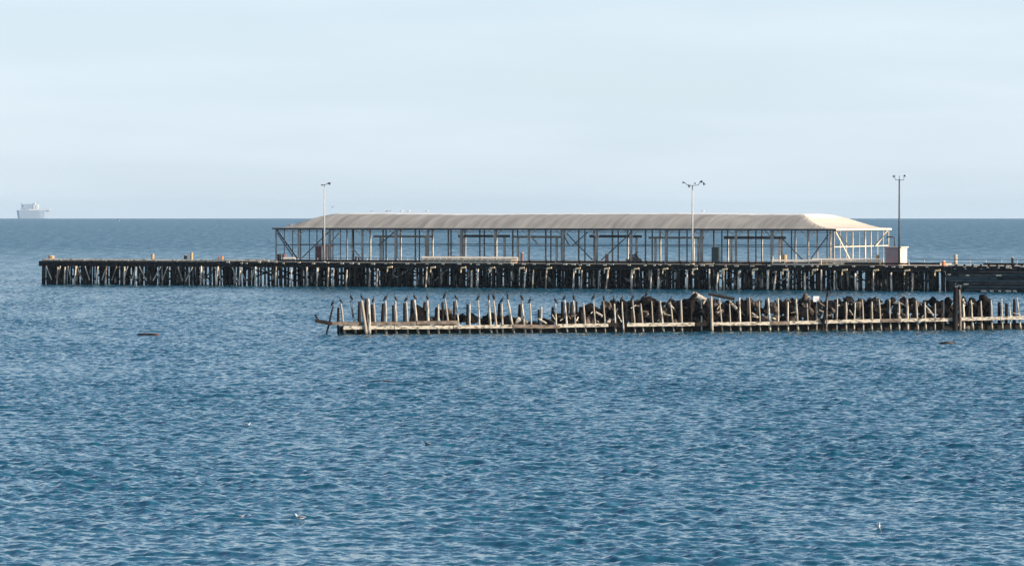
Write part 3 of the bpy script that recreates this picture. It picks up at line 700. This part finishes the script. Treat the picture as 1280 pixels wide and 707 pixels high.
for i, (tx, ty, bx, th, dk) in enumerate(PL):
    front = i in (3, 4, 30, 39)
    v = -0.42 if front else random.uniform(.22, .34)
    top = crib_at(tx, ty, v); bpt = crib_at(bx, 403, v)
    d_ = bpt-top; foot = bpt + d_*((bpt.z+1.0)/max(.1, -d_.z))
    mb = MB(); rough_pile(mb, foot, top, th/SC/2*random.choice((.62, .72, .8, .88, .95)))
    mb.build('pile', M_cribd if dk else M_crib, crib, smooth=True); tops.append(top)
# rear piles, and dark partners added as shaded left sides of front piles: the largest as parts of their own, the rest as one
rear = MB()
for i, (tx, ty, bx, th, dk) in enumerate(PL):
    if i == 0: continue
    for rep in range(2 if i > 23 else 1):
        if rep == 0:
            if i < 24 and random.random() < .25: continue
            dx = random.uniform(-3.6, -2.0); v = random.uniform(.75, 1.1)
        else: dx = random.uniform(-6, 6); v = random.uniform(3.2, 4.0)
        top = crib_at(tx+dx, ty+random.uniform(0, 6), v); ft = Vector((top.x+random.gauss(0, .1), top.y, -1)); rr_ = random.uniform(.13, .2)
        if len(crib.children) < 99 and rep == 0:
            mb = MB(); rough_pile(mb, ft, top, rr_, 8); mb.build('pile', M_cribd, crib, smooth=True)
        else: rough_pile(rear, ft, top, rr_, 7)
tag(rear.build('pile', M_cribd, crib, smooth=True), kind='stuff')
def wale(px0, px1, y0, y1, v, h, m_, w=.3):
    a, b = crib_at(px0, y0, v), crib_at(px1, y1, v)
    MB().beam(a, b, w, h).build('beam', m_, crib)
# long beams, piece by piece
wale(394, 414, 400.5, 404.5, -.15, .38, M_cribd, .34)
wale(415, 456, 404, 404.5, -.1, .36, M_waleb); wale(457.5, 520, 404.2, 403.6, -.1, .34, M_waleb); wale(520.8, 573, 403.2, 402.6, -.1, .36, M_waleb)
wale(429, 492, 409.5, 409, -.22, .36, M_wale); wale(493, 566, 409, 408.6, -.22, .36, M_wale); wale(567, 640, 408.4, 407.6, -.22, .34, M_wale)
wale(640.8, 700, 407.4, 408.2, -.22, .36, M_waleb)
segs = [(697, 760, 407, 406, M_wale), (760.6, 783, 405.6, 405.4, M_cribd), (783.6, 868, 405.8, 405, M_wale), (868.8, 889, 404.8, 404.8, M_cribd),
        (891, 962, 404.8, 403.9, M_wale), (962.6, 986, 403.8, 403.6, M_waleb), (986.6, 1026, 403.2, 402.4, M_wale), (1031, 1100, 401.8, 400.6, M_wale),
        (1100.5, 1125, 400.6, 400.2, M_waleb), (1125.5, 1190, 400, 399.2, M_wale), (1199, 1250, 398.6, 397.6, M_wale), (1250.6, 1335, 397.4, 396, M_wale)]
for a, b, y0, y1, m_ in segs: wale(a, b, y0, y1, -.12, .36, m_)
# dark boards filling in the shaded gap under the beam
lw = MB()
for px in range(425, 1330, 26):
    lw.beam(crib_at(px, 412.6-(px-420)*.0045, .75), crib_at(px+27, 412.6-(px-393)*.0045, .75), .2, .9)
lw.build('gap_shade_boards', M_cribd, crib)

# tall odd piles
def tall(pxt, yt, pxb, yb, r, m_, name, label, v):
    a, b = crib_at(pxt, yt, v), crib_at(pxb, yb, v); d_ = b-a; foot = b+d_*((b.z+1)/-d_.z)
    mb = MB(); rough_pile(mb, foot, a, r); o = mb.build(name, m_, origin=Vector((b.x, b.y, 0)), smooth=True); tag(o, label, 'pile'); return a
tall(1035, 363.5, 1028.5, 413, .16, M_cribd, 'leaning_pile', 'tall dark pile leaning right beside the small white sign', -.45)
tall(1034, 371, 1033, 413, .09, M_waleb, 'leaning_pile', 'thin brown pole beside the tall leaning pile', -.62)
tt = tall(1195, 359, 1194.5, 411, .30, M_cribd, 'mooring_pile', 'thickest and tallest dark pile of the breakwater near its right end', -.42)
t2 = tall(1199.5, 362, 1200.5, 411, .14, M_waleb, 'mooring_pile', 'brown pile bound to the right side of the thick tall pile', -.62)
# sign
v = -.05; c0 = crib_at(1021, 373.5, v); sg = empty('small_sign', crib_at(1021, 378, v), CRIB.ang)
tag(sg, 'small white sign board nailed to the top of a breakwater pile', 'sign')
MB().box(c0, (.78, .05, .60), CZ).build('board', M_white, sg)
MB().box(c0+Vector((0, -.035, 0)), (.22, .02, .16), CZ).build('faded_mark', mat('faded_pink', (.62, .42, .38), (.6, .45, .4), .8), sg)
# big logs on top of the rubble
def log(a, b, r, va, vb, m_, endm, label, r2=None):
    A, B = crib_at(*a, va), crib_at(*b, vb); mb = MB(); rough_pile(mb, A, B, r, 12)
    o = mb.build('log', m_, origin=A.lerp(B, .5), smooth=False); tag(o, label, 'log')
    d_ = (B-A).normalized(); MB().sweep([B, B+d_*.03], [r*.86, r*.8], 12).build('cut_end', endm, o)
log((881, 376), (866, 367.5), .34, .4, 1.1, M_wale, M_wale, 'thick bleached log end lying on top of the rubble heap')
log((863.5, 374), (871, 366.5), .22, .9, .5, M_cribd, M_waleb, 'short dark log crossed under the thick bleached log')
log((918, 373.5), (885, 367), .16, .6, .6, M_cribd, M_waleb, 'long dark beam sloping down right across the pile tops')
log((921, 386), (912.5, 377), .15, .1, .6, M_wale, M_wale, 'pale short log leaning between two piles right of the dark beam')
log((1167, 394), (1157, 382), .09, -.05, .5, M_wale, M_wale, 'thin pale plank leaning against the right-hand piles')
log((1206, 379), (1203, 374), .12, -.2, -.2, M_wale, M_wale, 'short pale stub jutting from the pile right of the thick tall pile')
log((753, 395), (745, 390), .12, .1, .5, M_wale, M_wale, 'small pale broken log low among the rubble near the middle')
log((947, 396), (940, 391), .10, .0, .5, M_wale, M_wale, 'small pale splintered timber low in the rubble, right of the sloping beam')
log((1275, 394), (1266, 391), .10, .0, .5, M_wale, M_wale, 'small pale timber in the last gap at the right edge')
log((672, 398), (683, 404), .11, .2, -.1, M_wale, M_wale, 'small pale broken timber lying on the beam where the pile row thins out')

# boulders
def rock_mesh(k):
    rnd = random.Random(100+k); bm_v = []; bm_f = []
    import bmesh
    bm = bmesh.new(); bmesh.ops.create_icosphere(bm, subdivisions=3, radius=1.0)
    pl = [(Vector((rnd.gauss(0, 1), rnd.gauss(0, 1), rnd.gauss(0, 1))).normalized(), rnd.uniform(.38, .72)) for _ in range(9)]
    for vtx in bm.verts:
        p = vtx.co.copy()
        for n_, dd in pl:
            e = p.dot(n_)-dd
            if e > 0: p -= n_*e*.99
        p += p.normalized()*0.02*math.sin(p.x*9+k)*math.cos(p.y*8+p.z*7)
        vtx.co = p
    me = bpy.data.meshes.new('boulder'); bm.to_mesh(me); bm.free(); me.materials.append(M_rock)
    return me
RM = [rock_mesh(k) for k in range(9)]
prof = [(514, 398), (520, 388), (530, 392), (540, 398), (546, 390), (556, 384), (564, 392), (575, 393), (600, 395), (612, 392), (622, 394), (632, 392), (645, 397), (655, 402), (680, 404), (688, 396), (694, 388), (703, 393), (716, 391),
        (728, 385), (738, 378), (748, 384), (760, 378), (775, 376), (795, 377), (803, 371), (812, 372), (820, 377), (840, 377), (860, 374), (872, 371), (885, 374), (900, 378), (915, 377), (930, 374), (946, 374), (960, 377),
        (985, 376), (1000, 373), (1008, 370), (1016, 376), (1035, 378), (1047, 373), (1055, 378), (1062, 370), (1072, 376), (1085, 371), (1095, 372), (1110, 374), (1135, 372), (1150, 376), (1160, 372), (1175, 375), (1190, 373), (1210, 371), (1220, 377), (1231, 371), (1242, 381), (1250, 389), (1262, 386), (1275, 389), (1300, 378), (1335, 374)]
def top_of(px):
    for (a, ya), (b, yb) in zip(prof, prof[1:]):
        if a <= px <= b: return ya+(yb-ya)*(px-a)/(b-a)
    return 404
nb = 0
seen = {}
FP = [q[2] for q in PL]
def ordn(n): return f"{n}{'th' if 10 <= n % 100 <= 20 else {1: 'st', 2: 'nd', 3: 'rd'}.get(n % 10, 'th')}"
def spot(what, px, py):
    n_ = sum(1 for q in FP if q <= px); n_ = min(max(n_, 1), len(FP)-1)
    ty = top_of(px); f_ = (py-ty)/max(1, 405-ty)
    lvl = 'on the crest' if f_ < .3 else ('halfway up' if f_ < .62 else 'low down')
    sd = 'nearer the' if px-FP[n_-1] < FP[n_]-px else 'just before the'
    k_ = n_ if sd == 'nearer the' else n_+1
    sd = 'right behind' if sd == 'nearer the' else 'left of'
    lab = f'{what} {lvl}, {sd} the {ordn(k_)} breakwater pile from the left'
    n2 = seen[lab] = seen.get(lab, 0)+1
    if n2 == 2: lab = lab.replace('rough', 'rear').replace('short', 'second')
    if n2 == 4: lab = lab.replace('rough', 'pointed').replace('short', 'thin')
    if n2 == 3: lab = lab.replace('rough', 'rearmost').replace('short', 'third')
    return lab
def boulder(px, py, v, r, label=None, m_=None, sz=None):
    global nb
    o = bpy.data.objects.new('boulder', RM[nb % 9]); COL.objects.link(o); nb += 1
    c = crib_at(px, py, v); o.location = c
    o.rotation_euler = (random.uniform(0, 6.28), random.uniform(0, 6.28), random.uniform(0, 6.28))
    s_ = sz or (r*random.uniform(1.0, 1.7), r*random.uniform(.95, 1.3), r*random.uniform(.9, 1.3)); o.scale = s_
    if m_ is None and not label and random.random() < .30: m_ = M_rockb
    if m_: o.data = o.data.copy(); o.data.materials[0] = m_
    if label: tag(o, label, 'boulder')
    else: tag(o, spot('dark rough boulder', px, py), 'boulder', 'rubble boulders filling the breakwater')
    return o
px = 518.0
while px < 1335 and nb < 262:
    ty = top_of(px)
    r = random.uniform(.38, .62)
    # crest boulder then courses below
    y = ty + r*SC*.75
    boulder(px+random.uniform(-2, 2), y, random.uniform(.9, 1.5), r)
    y += r*SC*random.uniform(1.2, 1.5)
    if y < 405:
        while y < 407:
            r2 = random.uniform(.5, .72)
            boulder(px+random.uniform(-3, 3), y, random.uniform(.95, 1.7), r2); y += r2*SC*1.45
    px += r*SC*random.uniform(1.15, 1.5)
boulder(806, 377, 1.0, .75, 'largest dark upright boulder on the crest with a cormorant on it')
boulder(862, 384, .9, .95, 'broad black boulder under the crossed logs')
boulder(872, 390, 1.0, 1.0, 'broad black boulder low under the thick bleached log')
boulder(648, 400, .5, .42, 'pale tan boulder resting on the beam left of the gap in the rubble', M_rockp)
boulder(658, 403, .45, .22, 'small pale stone beside the pale tan boulder', M_rockp)
boulder(543, 401, .8, .4, 'dark low boulder left of the first tall rubble peak')
boulder(527, 392, 1.0, .8, 'first dark pointed boulder at the left end of the rubble')
boulder(561, 389, 1.0, .5, 'brownish pale-faced boulder behind the thirteenth pile', M_waleb)
boulder(1007, 372, 1.2, .45, 'brown boulder on the crest just left of the small white sign', M_waleb)
boulder(1060, 374, 1.1, .55, 'pointed boulder on the crest right of the tall leaning pile')
boulder(1232, 377, 1.0, .75, 'tall dark boulder on the last high crest at the right')
boulder(1198, 404, .5, .35, 'pale stone at the waterline by the thick tall pile', M_rockp)
boulder(760, 401, .3, .3, 'pale stone on the beam near the middle of the breakwater', M_rockp)
boulder(1210, 409, .4, .3, 'pale stone under the beam right of the thick tall pile', M_rockp)
# broken timbers mixed into the heap
dbm = 0
for k in range(72):
    px = random.uniform(690, 1300); ty = top_of(px); y = random.uniform(ty+3, 401); v = random.uniform(.25, .6)
    a = random.uniform(-1.2, 1.2); ln = random.uniform(.3, .9); A = crib_at(px, y, v)
    dd = Vector((math.cos(a)*ln, random.uniform(-.1, .2), math.sin(a)*ln))
    mb = MB().beam(A-dd/2, A+dd/2, random.uniform(.05, .12), random.uniform(.06, .14))
    tag(mb.build('broken_timber', random.choice((M_wale, M_waleb, M_wale, M_cribd)), origin=A), spot('short splintered timber', px, y), 'driftwood', 'splintered timbers caught in the rubble')

# ------------------------------------------------------------------ birds
def sweep_local(pts, rad, n=8, flat=None):
    m_ = MB(); m_.sweep(pts, rad, n, flat); return m_
def cormorant_meshes():
    b = MB()
    # tail tip, rump, belly, breast, neck, head, as one run
    b.sweep([(-.20, 0, .02), (-.14, 0, .12), (-.08, 0, .22), (-.01, 0, .34), (.04, 0, .44), (.06, 0, .52), (.05, 0, .60), (.06, 0, .66), (.10, 0, .695), (.15, 0, .70)],
            [.03, .055, .095, .115, .095, .05, .036, .036, .042, .018], 8)
    for s_ in (-1, 1): b.sweep([(-.02, s_*.05, .0), (-.03, s_*.05, .12), (-.03, s_*.05, .2)], [.018, .02, .04], 5)
    k = MB().sweep([(.14, 0, .70), (.19, 0, .70), (.235, 0, .685)], [.014, .010, .006], 5)
    return loc_mesh('cormorant', b, M_black), loc_mesh('beak', k, M_beak)
CB, CK = cormorant_meshes()
for me in (CB, CK):
    for q in me.vertices: q.co.x *= 1.25; q.co.y *= 1.3; q.co.z *= 1.08
wing_spread = MB()
def ordw(n):
    w = ['first','second','third','fourth','fifth','sixth','seventh','eighth','ninth','tenth','eleventh','twelfth']
    return w[n-1] if n <= 12 else f'{n}th'
def cormorant(P, label, rz=None, s=1.0):
    o = bpy.data.objects.new('cormorant', CB); COL.objects.link(o); o.location = P
    o.rotation_euler = (0, random.uniform(-.12, .08), rz if rz is not None else random.choice((0, math.pi, random.uniform(0, 6.28))))
    o.scale = (s, s, s*random.uniform(.88, 1.05)); tag(o, label, 'cormorant', 'cormorants perched on the breakwater')
    k = bpy.data.objects.new('beak', CK); COL.objects.link(k); k.parent = o
occ = [0,1,2,3,5,6,7,8,9,10,12,13,15,16,17,18,19,20,21,23,24,25,27,28,29,30,31,35]
for i in occ:
    cormorant(tops[i]-Vector((0, 0, .03)), f'black cormorant perched on the {ordw(i+1)} pile from the left end of the breakwater', s=random.uniform(.9, 1.08))
cormorant(crib_at(395, 399, -.15), 'black cormorant on the beam jutting out at the left tip of the breakwater', math.pi)
cormorant(crib_at(808.5, 371.5, 1.0), 'black cormorant on the crest of the largest upright boulder', 0)
cormorant(tt-Vector((.08, 0, .03)), 'black cormorant on top of the thickest tall pile', 0)
cormorant(t2-Vector((0, 0, .03)), 'black cormorant on the brown pile bound to the thick tall pile', math.pi, .85)

def gull_mesh(swim=False):
    b = MB(); z = .08 if swim else .20
    b.sweep([(-.26, 0, z+.05), (-.18, 0, z+.04), (-.08, 0, z+.03), (.04, 0, z+.03), (.12, 0, z+.07), (.16, 0, z+.13), (.18, 0, z+.17), (.22, 0, z+.18), (.245, 0, z+.175)],
            [.015, .05, .085, .09, .065, .04, .042, .035, .012], 8)
    if not swim:
        for s_ in (-1, 1): b.sweep([(0, s_*.035, 0), (0, s_*.035, .14)], [.01, .013], 5)
    w = MB()
    for s_ in (-1, 1):
        w.sweep([(.08, s_*.07, z+.07), (-.05, s_*.085, z+.075), (-.2, s_*.05, z+.07), (-.32, s_*.02, z+.06)], [.03, .05, .035, .008], 6, (.5, 1))
    k = MB().sweep([(.24, 0, z+.175), (.29, 0, z+.168), (.305, 0, z+.155)], [.012, .01, .004], 5)
    return loc_mesh('gull', b, M_gull), loc_mesh('wings', w, M_wing), loc_mesh('beak', k, M_beak)
G1 = gull_mesh(); G2 = gull_mesh(True)
def gull(P, label, rz, s=1.0, swim=False, group=None, bodym=None):
    ms = G2 if swim else G1
    o = bpy.data.objects.new('gull', ms[0]); COL.objects.link(o); o.location = P; o.rotation_euler = (0, 0, rz); o.scale = (s, s, s)
    if bodym: o.data = o.data.copy(); o.data.materials[0] = bodym
    tag(o, label, 'gull' if not bodym else 'seabird', group)
    for me, nm in ((ms[1], 'wing'), (ms[2], 'beak')):
        c = bpy.data.objects.new(nm, me); COL.objects.link(c); c.parent = o
    return o
gull(top0, 'white gull sitting on the mooring post at the pier\'s left tip', 2.6, 1.1)
RG = 'gulls resting on the shed roof'
for n_, px in enumerate((464, 483, 487, 502, 511, 534, 879)):
    v = SV0+HALF; u = PIER.U(px, v)
    lbs = ['pale gull, leftmost on the shed roof ridge', 'gull on the roof ridge, left one of a close pair', 'gull on the roof ridge, right one of a close pair', 'dark-winged gull at the middle of the roof birds', 'pale gull right of the darkest roof bird',
           'gull on the roof ridge above the left railing\'s start', 'lone gull on the roof ridge right of the middle light pole']
    gull(PIER.P(u, v, roofz(u, v)+.04), lbs[n_], random.choice((0.2, 3.0)), 1.25, group=RG)
v = SV0+6.5; u = PIER.U(364, v); gull(PIER.P(u, v, roofz(u, v)+.02), 'dark gull on the low left slope of the shed roof', .4, 1.7, bodym=M_wing, group=RG)
u = PIER.U(415.5, SV0+HALF); gull(PIER.P(u, SV0+HALF, roofz(u, SV0+HALF)+.02), 'small gull at the left start of the roof ridge under the flying bird', .4, 1.0, group=RG)
u = PIER.U(567, 5); gull(PIER.P(u, 5, DZ+.75), 'white gull sitting on the dark heap behind the cream railing', 3.0, 1.5)

def flying(P, label, s, m_, rz, flap=.35):
    b = MB(); b.sweep([(-.25, 0, 0), (-.15, 0, 0), (0, 0, 0), (.12, 0, .01), (.19, 0, .02), (.27, 0, .01)], [.02, .05, .07, .055, .045, .01], 8)
    o = b.build('flying_bird', m_, smooth=True); o.location = P; o.scale = (s, s, s); o.rotation_euler = (0.3, 0, rz); tag(o, label, 'bird')
    for s_ in (-1, 1):
        w = MB()
        w.sweep([(.03, s_*.04, .03), (.06, s_*.28, .03+flap*.25), (-.02, s_*.5, .03+flap*.3), (-.12, s_*.68, .03+flap*.15)], [.09, .075, .055, .012], 6, (1, .18))
        me = loc_mesh('wing', w, M_wing); q = bpy.data.objects.new('wing', me); COL.objects.link(q); q.parent = o
def world_px(px, py, Yd): return Vector(((px-640)/FPX*Yd, Yd, CAM_H-(py-EYE)/FPX*Yd))
flying(world_px(415.3, 259, 690), 'dark bird flying just above the left end of the shed roof', .9, M_black, 1.2, .9)
flying(world_px(148, 275.5, 900), 'white gull flying low over the far sea left of the shed', 1.1, M_gull, 2.9, .5)

def sea_at(px, py): q = ground(px, py); return Vector((q.x, q.y, 0))
gull(sea_at(374, 650.5)+Vector((0, 0, .02)), 'white seabird with pale tail floating on the near water at lower left', math.pi-.2, .95, True)
gull(sea_at(302, 647.5)+Vector((0, 0, .02)), 'small dark-headed seabird floating left of the white one at lower left', .3, .55, True, bodym=M_wing)
gull(sea_at(1098, 661.5)+Vector((0, 0, .02)), 'upright white seabird floating on the near water at lower right', -1.4, .95, True)
gull(sea_at(534, 556.5)+Vector((0, 0, .02)), 'tiny brown and white seabird floating below the middle of the sea', math.pi, .7, True, bodym=M_driftw)
gull(sea_at(310, 532)+Vector((0, 0, .02)), 'tiny pale seabird floating alone on the left mid water', 0, .6, True)

# ------------------------------------------------------------------ drift logs
def drift(px, py, pts, rad, m_, label, end=None):
    c = sea_at(px, py)
    mb = MB().sweep([c+Vector(p) for p in pts], rad, 9); o = mb.build('drift_log', m_, origin=c, smooth=True); tag(o, label, 'log')
    if end: MB().sweep([c+Vector(pts[-1])-Vector((.5, 0, 0)), c+Vector(pts[-1])+Vector((.04, 0, 0))], [rad[-1]*1.15, rad[-1]*1.1], 9).build('bare_end', end, o)
drift(185, 419.4, [(-1.5, .3, -.12), (-.9, .1, .08), (0, 0, .10), (.6, 0, .09), (1.05, 0, .08)], [.08, .15, .17, .16, .13], M_driftw, 'dark waterlogged log with a red-brown end floating left of the breakwater', M_redlog)
drift(483, 477.5, [(-1.3, .2, .04), (-.6, 0, .08), (.4, .1, .06), (1.2, .2, .04)], [.03, .06, .06, .04], M_driftw, 'long thin drift log lying flat in the water below the breakwater', None)
drift(1185, 430, [(-.9, 0, .05), (-.2, 0, .14), (.8, .2, .10)], [.09, .14, .10], M_driftw, 'short dark log floating in front of the right half of the breakwater')

# ------------------------------------------------------------------ ship on the horizon
SD = 18000.0; SM = SD/FPX                    # metres per photo pixel at the ship
sx = (21-640)/FPX*SD; sz0 = -SD*SD/(2*R_EARTH)
ship = empty('cargo_ship', (sx+21*SM, SD, sz0)); tag(ship, 'hazy grey cargo ship with white upperworks on the horizon at left', 'ship')
zp = lambda y: CAM_H-(y-EYE)/FPX*SD          # row to height at the ship
X_ = lambda px: (px-640)/FPX*SD
hl = MB(); hw = 13.0
st_ = [(21.2, 22.8, 9.0, 262.9), (24, 25, hw, 262.8), (50, 50, hw, 262.8), (57, 55, hw*.8, 262.4), (62, 57.5, hw*.35, 262.0), (64.3, 59, .4, 261.6)]
vs = []
for xt, xb, w2, yt in st_:
    for s_ in (-1, 1): vs += [(X_(xt), SD+w2*s_, zp(yt)), (X_(xb), SD+w2*s_*.8, zp(275))]
fs = []
for i in range(len(st_)-1):
    a0, b0 = i*4, i*4+4
    fs += [(a0, a0+1, b0+1, b0), (a0+2, b0+2, b0+3, a0+3), (a0, b0, b0+2, a0+2), (a0+1, a0+3, b0+3, b0+1)]
fs += [(0, 2, 3, 1), (len(vs)-4, len(vs)-3, len(vs)-1, len(vs)-2)]
hl.add(vs, fs)
hl.build('hull', M_hull, ship)
def sbox(x0, x1, y0, y1, m_, nm, w=20):
    return MB().box(((X_(x0)+X_(x1))/2, SD, (zp(y0)+zp(y1))/2), (X_(x1)-X_(x0), w, abs(zp(y0)-zp(y1)))).build(nm, m_, ship)
sbox(36, 63, 261.4, 263.0, M_shipw, 'upper_deck', 22)
sbox(31, 41.5, 255, 262.5, M_hull, 'cargo_block', 18)
tw = sbox(42, 44.5, 253, 263, M_shipw, 'bridge_tower'); sbox(45, 48, 255.5, 262, M_shipw, 'deck_house')
MB().box((X_(43.2), SD-10.2, zp(254.6)), (7, .5, 2)).build('window_strip', M_glass, tw)
sbox(27, 28.2, 253.5, 262, M_hull, 'mast', 4); sbox(28.6, 30, 255, 259, M_shipw, 'funnel', 10); sbox(26, 31, 259.5, 262.5, M_hull, 'deck_house', 16)
sbox(48, 62.5, 260.2, 260.7, M_hull, 'deck_crane', 3)
